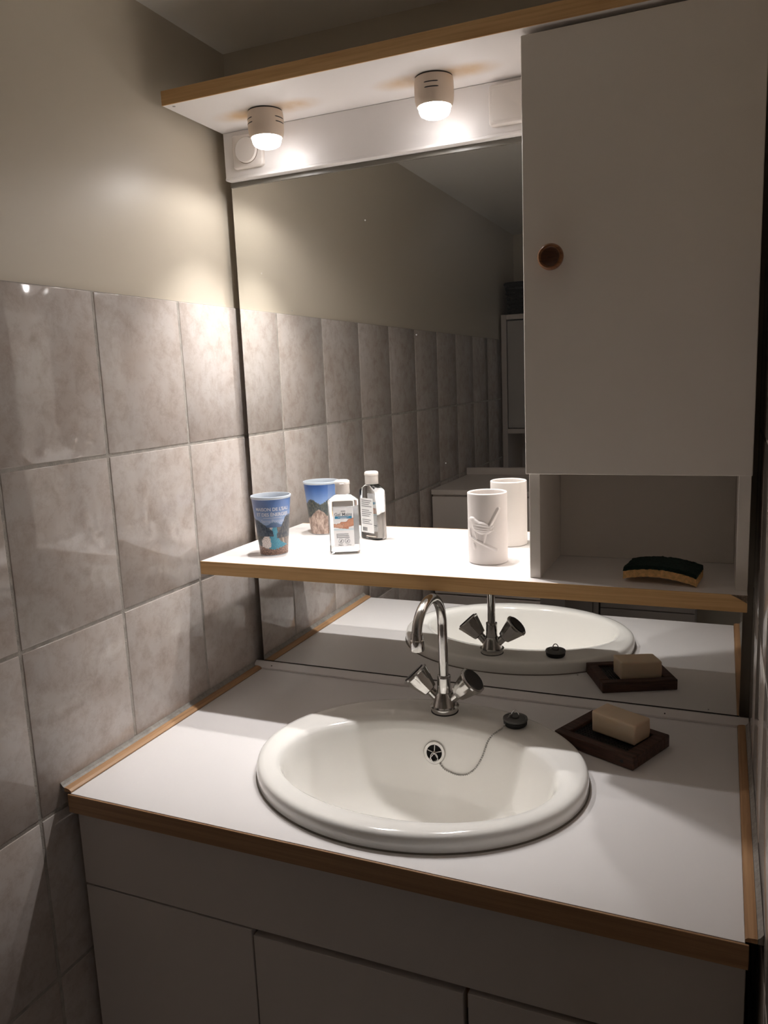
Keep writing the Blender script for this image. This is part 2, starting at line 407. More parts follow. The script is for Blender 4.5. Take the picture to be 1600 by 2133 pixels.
def spot_lamp(x, label, turn):
    t = thing('spot_lamp', label, 'lamp', (x, LAMPY, ZT), turn, 'ceiling spots under the lamp shelf')
    R = 0.0330
    bm = nb(); lathe(bm, [(R*0.94, -0.0002), (R*0.94, -0.0025)], 48)
    obj('mounting_ring', bm, darkgap, t)
    prof = [(R*0.965, -0.0025), (R*0.99, -0.008), (R, -0.016), (R*1.0, -0.028), (R*0.985, -0.036), (R*0.94, -0.0425), (R*0.875, -0.0465),
            (R*0.845, -0.0465), (R*0.86, -0.042), (R*0.90, -0.030), (R*0.90, -0.006)]
    bm = nb(); lathe(bm, prof, 64, cap0=False, cap1=True)
    obj('housing', bm, lampcer, t, smooth=True, sharp=60)
    prof = [(R*0.830, -0.040), (R*0.830, -0.0475), (R*0.79, -0.0540), (R*0.72, -0.0590), (R*0.55, -0.0622), (R*0.28, -0.0640), (0.0008, -0.0645)]
    bm = nb(); lathe(bm, prof, 64, cap0=True, cap1=True)
    obj('bulb', bm, bulbm, t, smooth=True)
    for bn, bw, ba_, bb in BEAMS:
        ld = bpy.data.lights.new(bn, 'SPOT'); ld.energy = bw; ld.color = LAMP_COL; ld.shadow_soft_size = 0.011
        ld.spot_size = math.radians(ba_); ld.spot_blend = bb
        lo = bpy.data.objects.new(bn, ld); COL.objects.link(lo); lo.parent = t; lo.location = (0, 0, -0.0765)
    for k in range(3):
        for zz in (-0.0165, -0.0245):
            a0 = k*2*PI/3 + (0 if zz > -0.02 else 0.02); n = 10; span = 0.74
            bm = nb(); rings = []
            for i in range(n+1):
                a = a0 - span/2 + span*i/n; e = 0.0009*(1 if 0 < i < n else 0.3)
                rr = (R*0.985, R*1.004)
                rings.append([(rr[0]*math.cos(a), rr[0]*math.sin(a), zz-e), (rr[1]*math.cos(a), rr[1]*math.sin(a), zz-e), (rr[1]*math.cos(a), rr[1]*math.sin(a), zz+e), (rr[0]*math.cos(a), rr[0]*math.sin(a), zz+e)])
            ringloft(bm, rings, cap0=True, cap1=True)
            obj('vent_slot', bm, blackpl, t)
    return t
def view_az(x, y): return math.atan2(CAM['c'][1]-y, CAM['c'][0]-x)
spot_lamp(LAMPX[0], 'lit round spot lamp above the rotary switch and printed cup', view_az(LAMPX[0], LAMPY)+math.radians(52))
spot_lamp(LAMPX[1], 'lit round spot lamp beside the wall cabinet door', view_az(LAMPX[1], LAMPY)-math.radians(9))

sw = thing('rotary_switch', 'white square light switch with round dial on the lamp board', 'switch', (0.0795, -0.0211, 1.0722))
def plate(bm, hw, hh, d, r):                 # rounded plate standing out towards -y
    rings = []
    for k, (s, yy) in enumerate(((0, 0), (0, -d*0.7), (0.0012, -d*0.92), (0.003, -d))):
        rings.append([(p[0], yy, p[1]) for p in rrect(hw-s, hh-s, r, 0)])
    ringloft(bm, rings, cap0=True, cap1=True)
bm = nb(); plate(bm, 0.0340, 0.0315, 0.009, 0.006)
obj('plate', bm, whitepl, sw, smooth=True, sharp=40)
bm = nb(); ringloft(bm, [[(p[0], -0.0088, p[1]) for p in circ(0, 0, 0, 0.0248, n=48)], [(p[0], -0.0094, p[1]) for p in circ(0, 0, 0, 0.0248, n=48)]], cap0=True, cap1=True)
obj('dial_groove', bm, plain('groove', rgb(120, 105, 92), 0.6), sw)
bm = nb(); ringloft(bm, [[(p[0], yy, p[1]) for p in circ(0, 0, 0, rr, n=48)] for rr, yy in ((0.0238, -0.009), (0.0238, -0.0135), (0.0225, -0.0150), (0.0200, -0.0146))], cap0=True, cap1=True)
obj('dial', bm, whitepl, sw, smooth=True, sharp=50)
jb = thing('junction_box', 'white blank cover plate half hidden behind the wall cabinet', 'cover plate', (0.606, -0.0211, 1.0725))
bm = nb(); plate(bm, 0.0410, 0.0328, 0.012, 0.006)
obj('cover', bm, whitepl, jb, smooth=True, sharp=40)
bm = nb(); plate(bm, 0.0370, 0.0290, 0.0125, 0.005)
obj('lid', bm, whitepl, jb, smooth=True, sharp=40)

# ------------------------------------------------------------------ middle shelf
ms = thing('mirror_shelf', 'white shelf with pine front edge in front of the mirror', 'shelf', (0, 0, 0))
obj('shelf_panel', bx(0.0225, 0.9868, -DS+0.0012, -0.0004, ZS-0.0250, ZS), laminate, ms)
# front band with a chipped upper right corner
bm = nb()
prof = [(0.0225, ZS-0.0254), (0.9868, ZS-0.0254), (0.9868, ZS-0.0120), (0.9790, ZS-0.0075), (0.9640, ZS+0.0002), (0.0225, ZS+0.0002)]
ringloft(bm, [[(x, y, z) for x, z in prof] for y in (-DS-0.0012, -DS+0.0010)], cap0=True, cap1=True)
obj('edge_band', bm, pine, ms)
obj('bare_core', bx(0.9640, 0.9866, -DS+0.0004, -DS+0.0011, ZS-0.0125, ZS-0.0002), plain('chipboard', rgb(128, 112, 96), 0.9, bump=1.0, bscale=500, var=0.3, vscale=400), ms)

# ------------------------------------------------------------------ wall cabinet
wc = thing('wall_cabinet', 'tall white wall cabinet with an open niche at the bottom', 'cabinet', (0.825, -0.09, ZS))
def wcp(name, x0, x1, y0, y1, z0, z1, m=cabmat, parent=None, bev=0.0006):
    return obj(name, off(bx(x0, x1, y0, y1, z0, z1, bev=bev), (-0.825, 0.09, -ZS)), m, parent or wc)
PF = -0.1770; ZB = 0.4640; ZDT = 1.1070
wcp('side_panel', 0.6610, 0.6785, PF, -0.0008, ZS+0.0002, ZT-0.0004)
wcp('side_panel', 0.9705, 0.9872, PF, -0.0008, ZS+0.0002, ZT-0.0004)
wcp('back_panel', 0.6787, 0.9703, -0.0040, -0.0008, ZS+0.0002, ZT-0.0004)
wcp('bottom_panel', 0.6787, 0.9703, PF+0.001, -0.0042, ZB+0.004, ZB+0.020)
wcp('top_panel', 0.6787, 0.9703, PF+0.001, -0.0042, ZT-0.0170, ZT-0.0006)
dr = wcp('door', 0.6595, 0.9880, -0.1955, PF-0.0010, ZB-0.0015, ZDT, bev=0.001)
bm = nb(); lathe(bm, [(0.008, 0.0), (0.009, 0.004), (0.0165, 0.009), (0.0193, 0.0145), (0.0190, 0.0195), (0.0165, 0.0230), (0.0150, 0.0230), (0.0136, 0.0205), (0.0120, 0.0196), (0.0005, 0.0190)], 48)
xform(bm, Matrix.Translation(Vector((0.7045-0.825, -0.1955+0.09, 0.7900-ZS))) @ Matrix.Rotation(PI/2, 4, 'X'))
kn = obj('knob', bm, [knobw, knobd], dr, smooth=True, sharp=45)
for p in kn.data.polygons:                    # the turned hollow in the knob's face gets the darker wood colour
    c = p.center
    if math.hypot(c.x-(0.7045-0.825), c.z-(0.7900-ZS)) < 0.0140 and c.y < -0.1955+0.09-0.018: p.material_index = 1
kn = kn; kn['label'] = 'turned brown wooden knob'

# ------------------------------------------------------------------ countertop
BX, BY, BA, BB = 0.511, -0.332, 0.268, 0.225        # basin outer oval
IX, IY, IA, IB = 0.514, -0.360, 0.227, 0.156        # bowl mouth
ct = thing('countertop', 'white laminate countertop with wooden edge strips around the washbasin', 'countertop', (0, 0, 0))
bm = nb()
NS = 96
def oval(f, z): return [(BX+BA*f*math.cos(2*PI*i/NS), BY+BB*f*math.sin(2*PI*i/NS), z) for i in range(NS)]
def rect(z, x0=0.0215, x1=0.9842, y0=-D, y1=-0.0002):
    pts = []
    for i in range(NS):
        a = 2*PI*i/NS; dx, dy = math.cos(a)*BA, math.sin(a)*BB
        t = min(((x1 if dx > 0 else x0)-BX)/dx if abs(dx) > 1e-9 else 1e9, ((y1 if dy > 0 else y0)-BY)/dy if abs(dy) > 1e-9 else 1e9)
        pts.append([BX+dx*t, BY+dy*t, z])
    for cx_, cy_ in ((x0, y0), (x0, y1), (x1, y0), (x1, y1)):
        k = min(range(NS), key=lambda i: (pts[i][0]-cx_)**2+(pts[i][1]-cy_)**2); pts[k][0], pts[k][1] = cx_, cy_
    return [tuple(p) for p in pts]
hole = 0.955
ringloft(bm, [oval(hole, -0.030), oval(hole, 0.0), rect(0.0), rect(-0.030), oval(hole, -0.030)])
obj('worktop', bm, countermat, ct)
obj('front_edge', bx(0.0170, 0.9885, -D-0.0030, -D-0.0002, -0.0310, -0.0008, bev=0.0005), oak, ct)
bm = nb()
ringloft(bm, [[(x, y, z) for x, z in ((0.0075, 0.0005), (0.0213, 0.0005), (0.0213, 0.0026), (0.0175, 0.0052), (0.0120, 0.0066), (0.0075, 0.0068))] for y in (-D+0.001, -0.0155)], cap0=True, cap1=True)
obj('side_strip', bm, stripw, ct)
bm = nb()
ringloft(bm, [[(x, y, z) for x, z in ((0.9968, 0.0005), (0.9845, 0.0005), (0.9845, 0.0035), (0.9870, 0.0055), (0.9930, 0.0062), (0.9968, 0.0062))] for y in (-D+0.001, -0.0155)], cap0=True, cap1=True)
obj('side_strip', bm, stripw, ct)
siliconem = plain('grey_silicone', rgb(150, 145, 138), 0.5, bump=0.6, bscale=160, var=0.2, vscale=90)
for sx in (0, 1):
    bm = nb(); prof = [(0.0004, 0.0004), (0.0073, 0.0004), (0.0073, 0.0066), (0.0040, 0.0090), (0.0004, 0.0135)]
    ringloft(bm, [[(x if sx == 0 else XR-x*0.8, y, z) for x, z in prof] for y in (-D+0.001, -0.0170)], cap0=True, cap1=True)
    obj('silicone_joint', bm, siliconem, ct)
bm = nb(); ringloft(bm, [[(0.0008, y, z) for y, z in ((-0.0160, 0.0006), (-0.0160, 0.0040), (-0.0045, 0.0135), (-0.0002, 0.0135), (-0.0002, 0.0006))],
                          [(XR-0.0008, y, z) for y, z in ((-0.0160, 0.0006), (-0.0160, 0.0040), (-0.0045, 0.0135), (-0.0002, 0.0135), (-0.0002, 0.0006))]], cap0=True, cap1=True)
obj('back_strip', bm, laminate, ct)
for xx in (0.045, 0.865):
    bm = nb(); lathe(bm, [(0.0013, -0.0002), (0.0013, 0.0004)], 12)
    xform(bm, Matrix.Translation(Vector((xx, -0.0115, 0.0077))) @ Matrix.Rotation(math.radians(50), 4, 'X'))
    obj('nail_head', bm, blackpl, ct)

# ------------------------------------------------------------------ vanity base
va = thing('vanity_cabinet', 'white vanity base cabinet with a plain front below the countertop', 'cabinet', (0.5, -0.28, ZF))
def vp(name, x0, x1, y0, y1, z0, z1, m=vanmat, bev=0.0008):
    return obj(name, off(bx(x0, x1, y0, y1, z0, z1, bev=bev), (-0.5, 0.28, -ZF)), m, va)
vp('side_panel', 0.012, 0.029, -0.541, -0.03, ZF+0.0005, -0.0315, bev=0)
vp('side_panel', 0.970, 0.987, -0.541, -0.03, ZF+0.0005, -0.0315, bev=0)
vp('carcass_back', 0.0295, 0.9695, -0.034, -0.030, ZF+0.0005, -0.0315, darkgap, 0)
vp('front_rail', 0.0295, 0.9695, -0.541, -0.525, -0.215, -0.0315, oak, 0)
vp('divider', 0.323, 0.339, -0.541, -0.04, ZF+0.02, -0.216, darkgap, 0)
vp('divider', 0.648, 0.664, -0.541, -0.04, ZF+0.02, -0.216, darkgap, 0)
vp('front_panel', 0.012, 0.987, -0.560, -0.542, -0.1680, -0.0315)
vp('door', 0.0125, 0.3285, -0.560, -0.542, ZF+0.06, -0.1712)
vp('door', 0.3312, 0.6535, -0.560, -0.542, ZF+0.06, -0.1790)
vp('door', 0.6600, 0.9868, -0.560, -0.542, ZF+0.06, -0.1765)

# ------------------------------------------------------------------ washbasin
ba = thing('washbasin', 'oval cream ceramic washbasin set into the countertop', 'sink', (BX, BY, 0))
bm = nb(); N = 128
def ov(cx, cy_, a, b, z): return [(cx-BX+a*math.cos(2*PI*i/N), cy_-BY+b*math.sin(2*PI*i/N), z) for i in range(N)]
rings = [ov(BX, BY, BA*0.95, BB*0.945, -0.012), ov(BX, BY, BA*0.95, BB*0.945, 0.0006), ov(BX, BY, BA-0.0015, BB-0.0015, 0.0006), ov(BX, BY, BA, BB, 0.0022), ov(BX, BY, BA-0.0004, BB-0.0004, 0.0165), ov(BX, BY, BA-0.0022, BB-0.0022, 0.0222), ov(BX, BY, BA-0.0060, BB-0.0060, 0.0254), ov(BX, BY, BA-0.0130, BB-0.0130, 0.0264)]
def mixo(t, z):      # between the outer oval and the bowl mouth
    a = (BA-0.013)*(1-t)+IA*t; b = (BB-0.013)*(1-t)+IB*t
    return ov(BX*(1-t)+IX*t, BY*(1-t)+IY*t, a, b, z)
rings += [mixo(0.35, 0.0264), mixo(0.80, 0.0258), mixo(1.0, 0.0232)]
BOWL = [(0.982, 0.0180), (0.965, 0.0085), (0.947, -0.007), (0.920, -0.028), (0.880, -0.056), (0.820, -0.086), (0.730, -0.112), (0.600, -0.132), (0.430, -0.145), (0.250, -0.152), (0.110, -0.155)]
for s, z in BOWL: rings.append(ov(IX, IY - (1-s)*0.006, IA*s, IB*s, z))
ringloft(bm, rings, cap1=True)
# outside of the bowl below the counter
rings = [ov(BX, BY, BA*0.95, BB*0.945, -0.012)] + [ov(IX, IY - (1-s)*0.006, IA*s+0.010*(1 if s < .9 else .4), IB*s+0.010*(1 if s < .9 else .4), z-0.010) for s, z in BOWL[3:]]
ringloft(bm, rings, cap1=True)
obj('basin', bm, ceramic, ba, smooth=True, sharp=65)
bm = nb(); lathe(bm, [(0.026, -0.1548), (0.024, -0.1535), (0.016, -0.1550), (0.002, -0.157)], 32, IX-BX, IY-0.0055-BY, cap0=False)
obj('drain', bm, chrome, ba, smooth=True)
# sealant line around the foot
bm = nb(); ringloft(bm, [ov(BX, BY, BA+0.0016, BB+0.0016, 0.0002), ov(BX, BY, BA+0.0006, BB+0.0006, 0.0018), ov(BX, BY, BA-0.0010, BB-0.0010, 0.0018), ov(BX, BY, BA-0.0010, BB-0.0010, 0.0002), ov(BX, BY, BA+0.0016, BB+0.0016, 0.0002)])
obj('sealant', bm, plain('sealant', rgb(120, 112, 102), 0.6), ba)
# overflow fitting on the rear wall of the bowl
OVS, OVZ = 0.920, -0.0270
ovp = Vector((0.4985, IY - 0.0005 + IB*math.sqrt(max(0, OVS**2-((0.4985-IX)/IA)**2)) - 0.0010, OVZ))
ovn = Vector((0.05, -1.0, 0.26)).normalized()
ovm = Matrix.Translation(ovp - Vector((BX, BY, 0))) @ ovn.to_track_quat('Z', 'Y').to_matrix().to_4x4()
bm = nb(); lathe(bm, [(0.0200, -0.004), (0.0202, 0.001), (0.0185, 0.0030), (0.0140, 0.0028), (0.0128, 0.0010), (0.0128, -0.004)], 48, cap0=False, cap1=False); xform(bm, ovm)
ovf = obj('overflow_ring', bm, chrome, ba, smooth=True, sharp=50)
bm = nb(); lathe(bm, [(0.0132, -0.0005), (0.0132, 0.0003)], 32); xform(bm, ovm); obj('hole', bm, plain('hole_black', rgb(10, 9, 9), 0.9), ovf)
bm = nb()
for k in range(5):
    a = PI/2 + k*2*PI/5
    tube(bm, [(0.003*math.cos(a), 0.003*math.sin(a), 0.0016), (0.0132*math.cos(a), 0.0132*math.sin(a), 0.0016)], 0.0011, 8)
lathe(bm, [(0.0038, 0.0005), (0.0038, 0.0025), (0.0022, 0.0045), (0.0005, 0.0048)], 16)
xform(bm, ovm); obj('spider', bm, chrome, ovf, smooth=True, sharp=50)

# ------------------------------------------------------------------ tap
FX, FY, FZ = 0.499, -0.160, 0.0262
fa = thing('mixer_tap', 'chrome two-handle mixer tap with curved swan-neck spout', 'tap', (FX, FY, FZ))
bm = nb(); lathe(bm, [(0.0232, 0.0), (0.0238, 0.0015), (0.0236, 0.0085), (0.0262, 0.0110), (0.0218, 0.0125), (0.0190, 0.0225), (0.0155, 0.0330), (0.0135, 0.0370)], 48)
obj('body', bm, chrome, fa, smooth=True, sharp=35)
bm = nb(); lathe(bm, [(0.0245, -0.0004), (0.0248, 0.0008), (0.0230, 0.0012)], 40); obj('gasket', bm, rubber, fa)
bm = nb(); lathe(bm, [(0.0122, 0.0360), (0.0128, 0.0375), (0.0118, 0.0640), (0.0124, 0.0648), (0.0120, 0.0675), (0.0085, 0.0685)], 40)
obj('collar', bm, chrome, fa, smooth=True, sharp=35)
pts = [(0, 0, 0.062), (0, 0, 0.10), (0, 0, 0.135)]; rc = 0.0625; zc_ = 0.1625
pts += [(0, -0.0005, 0.155)]
for k in range(0, 25):
    a = PI*k/24
    pts.append((0, -rc*(1-math.cos(a)), (zc_ + rc*math.sin(a)) if a < PI/2 else (zc_ + rc - 0.043*(1-math.sin(a)))))
sp = pts[-1]
bm = nb(); tube(bm, pts, 0.0086, 20); obj('spout', bm, chrome, fa, smooth=True, sharp=50)
bm = nb()
lathe(bm, [(0.0088, 0.0045), (0.0096, 0.0030), (0.0100, 0.0), (0.0103, -0.0060), (0.0116, -0.0075), (0.0118, -0.0240), (0.0110, -0.0255), (0.0092, -0.0255), (0.0088, -0.0200)], 36)
xform(bm, Matrix.Translation(Vector(sp)) @ Matrix.Rotation(0.0, 4, 'X'))
obj('aerator', bm, chrome, fa, smooth=True, sharp=30)
for s in (-1, 1):
    dirv = Vector((s*0.70, -0.04, 0.714)).normalized()
    base = Vector((s*0.0105, 0, 0.0200))
    mm = Matrix.Translation(base) @ dirv.to_track_quat('Z', 'Y').to_matrix().to_4x4()
    hd = nb()
    prof = [(0.0122, 0.022), (0.0145, 0.024), (0.0195, 0.040), (0.0250, 0.0590), (0.0258, 0.0615), (0.0250, 0.0640), (0.0225, 0.0650)]
    rings = []
    for r, z in prof:
        ring = []
        for i in range(48):
            a = 2*PI*i/48
            f = (math.cos(PI/8)/math.cos(((a+PI/8) % (PI/4)) - PI/8))*0.985 if z < 0.0605 else 1.0 - 0.02*math.cos(8*a)      # eight flat sides
            ring.append((r*f*math.cos(a), r*f*math.sin(a), z))
        rings.append(ring)
    ringloft(hd, rings, cap0=True, cap1=True); xform(hd, mm)
    h = obj('handle', hd, chrome, fa, smooth=True, sharp=28)
    bm = nb(); lathe(bm, [(0.0085, 0.0), (0.0085, 0.0235)], 24); xform(bm, mm); obj('stem', bm, chrome, h, smooth=True, sharp=50)
    bm = nb(); lathe(bm, [(0.0212, 0.0640), (0.0214, 0.0658), (0.0206, 0.0670), (0.0180, 0.0664), (0.0005, 0.0670)], 40); xform(bm, mm)
    c = obj('cap', bm, blackpl, h, smooth=True, sharp=40); c['label'] = 'dark round handle cap'

# ------------------------------------------------------------------ plug and chain
PX, PY = 0.633, -0.178
pl = thing('basin_plug', 'black rubber basin plug on a ball chain, resting on the sink rim', 'plug', (PX, PY, 0.0262))
bm = nb(); lathe(bm, [(0.0175, 0.0), (0.0200, 0.003), (0.0205, 0.0085), (0.0190, 0.0095)], 40); obj('rubber_stopper', bm, rubber, pl, smooth=True, sharp=40)
bm = nb(); lathe(bm, [(0.0205, 0.0094), (0.0213, 0.0105), (0.0208, 0.0135), (0.0180, 0.0140), (0.0170, 0.0130), (0.006, 0.0130), (0.0055, 0.0155), (0.0005, 0.016)], 40); obj('top_disc', bm, greyrub, pl, smooth=True, sharp=40)
bm = nb(); tube(bm, [(0.0060*math.cos(a), 0, 0.0165+0.0100*math.sin(a)) for a in [PI*(-0.12+1.24*k/18) for k in range(19)]], 0.0011, 8); obj('wire_loop', bm, chrome, pl, smooth=True)
# chain from the loop, over the rim and down the bowl to the overflow
def basin_bvh():
    o = [c for c in ba.children if c.name.startswith('basin')][0]
    from mathutils.bvhtree import BVHTree
    vs = [Vector(v.co) + Vector((BX, BY, 0)) for v in o.data.vertices]
    return BVHTree.FromPolygons(vs, [list(p.vertices) for p in o.data.polygons])
bvh = basin_bvh()
def on_basin_px(px, py):
    """point of the basin seen along a photographed direction, used to lay the chain on the ceramic"""
    d = (cr*((px-800)/CAM['f']) + cu*(-(py-1066.5)/CAM['f']) + cf).normalized()
    hit = bvh.ray_cast(Vector(CAM['c']), d)
    return hit[0], hit[1]
ctrl = []
for px, py in ((917, 1590), (926, 1601), (940, 1609), (956, 1614), (973, 1613), (986, 1605), (997, 1592), (1006, 1575), (1012, 1558), (1017, 1545), (1026, 1533), (1038, 1524), (1048, 1517)):
    p, n = on_basin_px(px, py)
    ctrl.append(p + n*0.0018 if p else None)
ctrl = [c for c in ctrl if c]
ctrl = [ovp + ovn*0.004 + Vector((0.002, 0, -0.012))] + ctrl + [Vector((PX-0.010, PY+0.0, 0.0262+0.0155)), Vector((PX-0.004, PY, 0.0262+0.0195))]
fine = []
for i in range(len(ctrl)-1):
    p0, p1, p2, p3 = ctrl[max(i-1, 0)], ctrl[i], ctrl[i+1], ctrl[min(i+2, len(ctrl)-1)]
    for k in range(24):
        t = k/24
        fine.append(0.5*((2*p1) + (p2-p0)*t + (2*p0-5*p1+4*p2-p3)*t*t + (3*p1-p0-3*p2+p3)*t**3))
fine.append(ctrl[-1])
bm = nb(); acc = 0; step = 0.0036; last = fine[0]; tube(bm, [p - Vector((PX, PY, 0.0262)) for p in fine[::4]], 0.0004, 5)
for p in fine:
    acc += (p-last).length; last = p
    if acc >= step:
        acc = 0
        bmesh.ops.create_icosphere(bm, subdivisions=1, radius=0.0018, matrix=Matrix.Translation(p - Vector((PX, PY, 0.0262))))
obj('ball_chain', bm, chromed, pl, smooth=True)
bm = nb(); q = ovp + ovn*0.005
tube(bm, [(q + Vector((0.001+0.0065*math.cos(a), -0.002, -0.007+0.0085*math.sin(a)))) - Vector((PX, PY, 0.0262)) for a in [2*PI*k/24 for k in range(25)]], 0.0008, 8)
obj('chain_ring', bm, chrome, pl, smooth=True)

# ------------------------------------------------------------------ soap dish and soap
ang = math.radians(-24.6)
dcx, dcy = 0.7890, -0.1480
sd = thing('soap_dish', 'dark wooden soap dish with a black ribbed mat on the countertop', 'soap dish', (dcx, dcy, 0.0004), ang)
L2, S2, H = 0.0740, 0.0570, 0.0215; rw = 0.016
obj('side_rail', bx(-L2, L2, -S2, -S2+rw, 0, H, bev=0.0012), darkwood, sd)
obj('side_rail', bx(-L2, L2, S2-rw, S2, 0, H, bev=0.0012), darkwood, sd)
obj('end_rail', bx(-L2, -L2+rw*1.25, -S2+rw+0.0002, S2-rw-0.0002, 0, H, bev=0.0012), darkwood, sd)
obj('end_rail', bx(L2-rw*1.25, L2, -S2+rw+0.0002, S2-rw-0.0002, 0, H, bev=0.0012), darkwood, sd)
bm = bx(-L2+rw*1.25, L2-rw*1.25, -S2+rw, S2-rw, 0.002, 0.0145)
for i in range(19):
    for j in range(12):
        x = -L2+rw*1.25+0.004+i*(2*L2-2.5*rw-0.008)/18; y = -S2+rw+0.003+j*(2*S2-2*rw-0.006)/11
        bmesh.ops.create_icosphere(bm, subdivisions=1, radius=0.0018, matrix=Matrix.Translation((x, y, 0.0145)))
obj('mat', bm, matdark, sd)
for xx in (-L2+0.010, L2-0.020):
    bm = nb(); lathe(bm, [(0.0030, 0.0), (0.0030, 0.0006), (0.0004, 0.0007)], 16); xform(bm, Matrix.Translation((xx, -S2-0.0001, 0.010)) @ Matrix.Rotation(PI/2, 4, 'X')); obj('dowel', bm, blackpl, sd)
so = thing('soap_bar', 'pale beige translucent bar of soap lying on the wooden dish', 'soap', (0.8030, -0.1400, 0.0172), ang-0.02)
bm = bx(-0.0415, 0.0415, -0.0235, 0.0235, 0, 0.036, bev=0.0035, seg=3)
bmesh.ops.subdivide_edges(bm, edges=[e for e in bm.edges if e.calc_length() > 0.02], cuts=7, use_grid_fill=True)
for v in bm.verts:
    n = noise.noise(v.co*38)*0.0011; v.co += Vector((n, n*0.8, n*0.9 if v.co.z > 0.01 else 0))
    if v.co.z > 0.02: v.co.z += 0.0022*(v.co.x/0.0415)*(-1)*0.6
obj('bar', bm, soapm, so, smooth=True, sharp=50)

# ------------------------------------------------------------------ sponge
sg = thing('sponge', 'yellow sponge with dark green scouring pad in the cabinet niche', 'sponge', (0.866, -0.1385, ZS+0.0003), math.radians(-7))
def sponge_layer(z0, z1, jag, seed):
    bm = nb(); nx, ny = 44, 24; hx, hy = 0.0550, 0.0340
    def arch(u, v): return 0.0080*(1-u*u) - 0.0015*u
    gr = []
    for lay in (0, 1):
        rows = []
        for i in range(nx+1):
            row = []
            for j in range(ny+1):
                u, v = -1+2*i/nx, -1+2*j/ny
                p = Vector((hx*u*(1-0.010*lay), hy*v, 0))
                nz = noise.noise(Vector((u*9+seed, v*7, lay*3.1)))*jag + noise.noise(Vector((u*25+seed, v*20, lay*9.1)))*jag*0.8
                p.z = arch(u, v) + (z1 if lay else z0) + nz
                if abs(u) > 0.98: p.x += noise.noise(Vector((v*14, seed, lay)))*0.0012
                if abs(v) > 0.98: p.y += noise.noise(Vector((u*22, seed+4, lay)))*0.0013
                row.append(bm.verts.new(p))
            rows.append(row)
        gr.append(rows)
    for lay in (0, 1):
        for i in range(nx):
            for j in range(ny): bm.faces.new((gr[lay][i][j], gr[lay][i+1][j], gr[lay][i+1][j+1], gr[lay][i][j+1]))
    for i in range(nx):
        for j in (0, ny): bm.faces.new((gr[0][i][j], gr[0][i+1][j], gr[1][i+1][j], gr[1][i][j]))
    for j in range(ny):
        for i in (0, nx): bm.faces.new((gr[0][i][j], gr[0][i][j+1], gr[1][i][j+1], gr[1][i][j]))
    return bm
obj('foam', sponge_layer(0.0030, 0.0150, 0.0008, 1.3), spongem, sg, smooth=True, sharp=60)
obj('scouring_pad', sponge_layer(0.0152, 0.0215, 0.0012, 7.7), padm, sg, smooth=True, sharp=60)

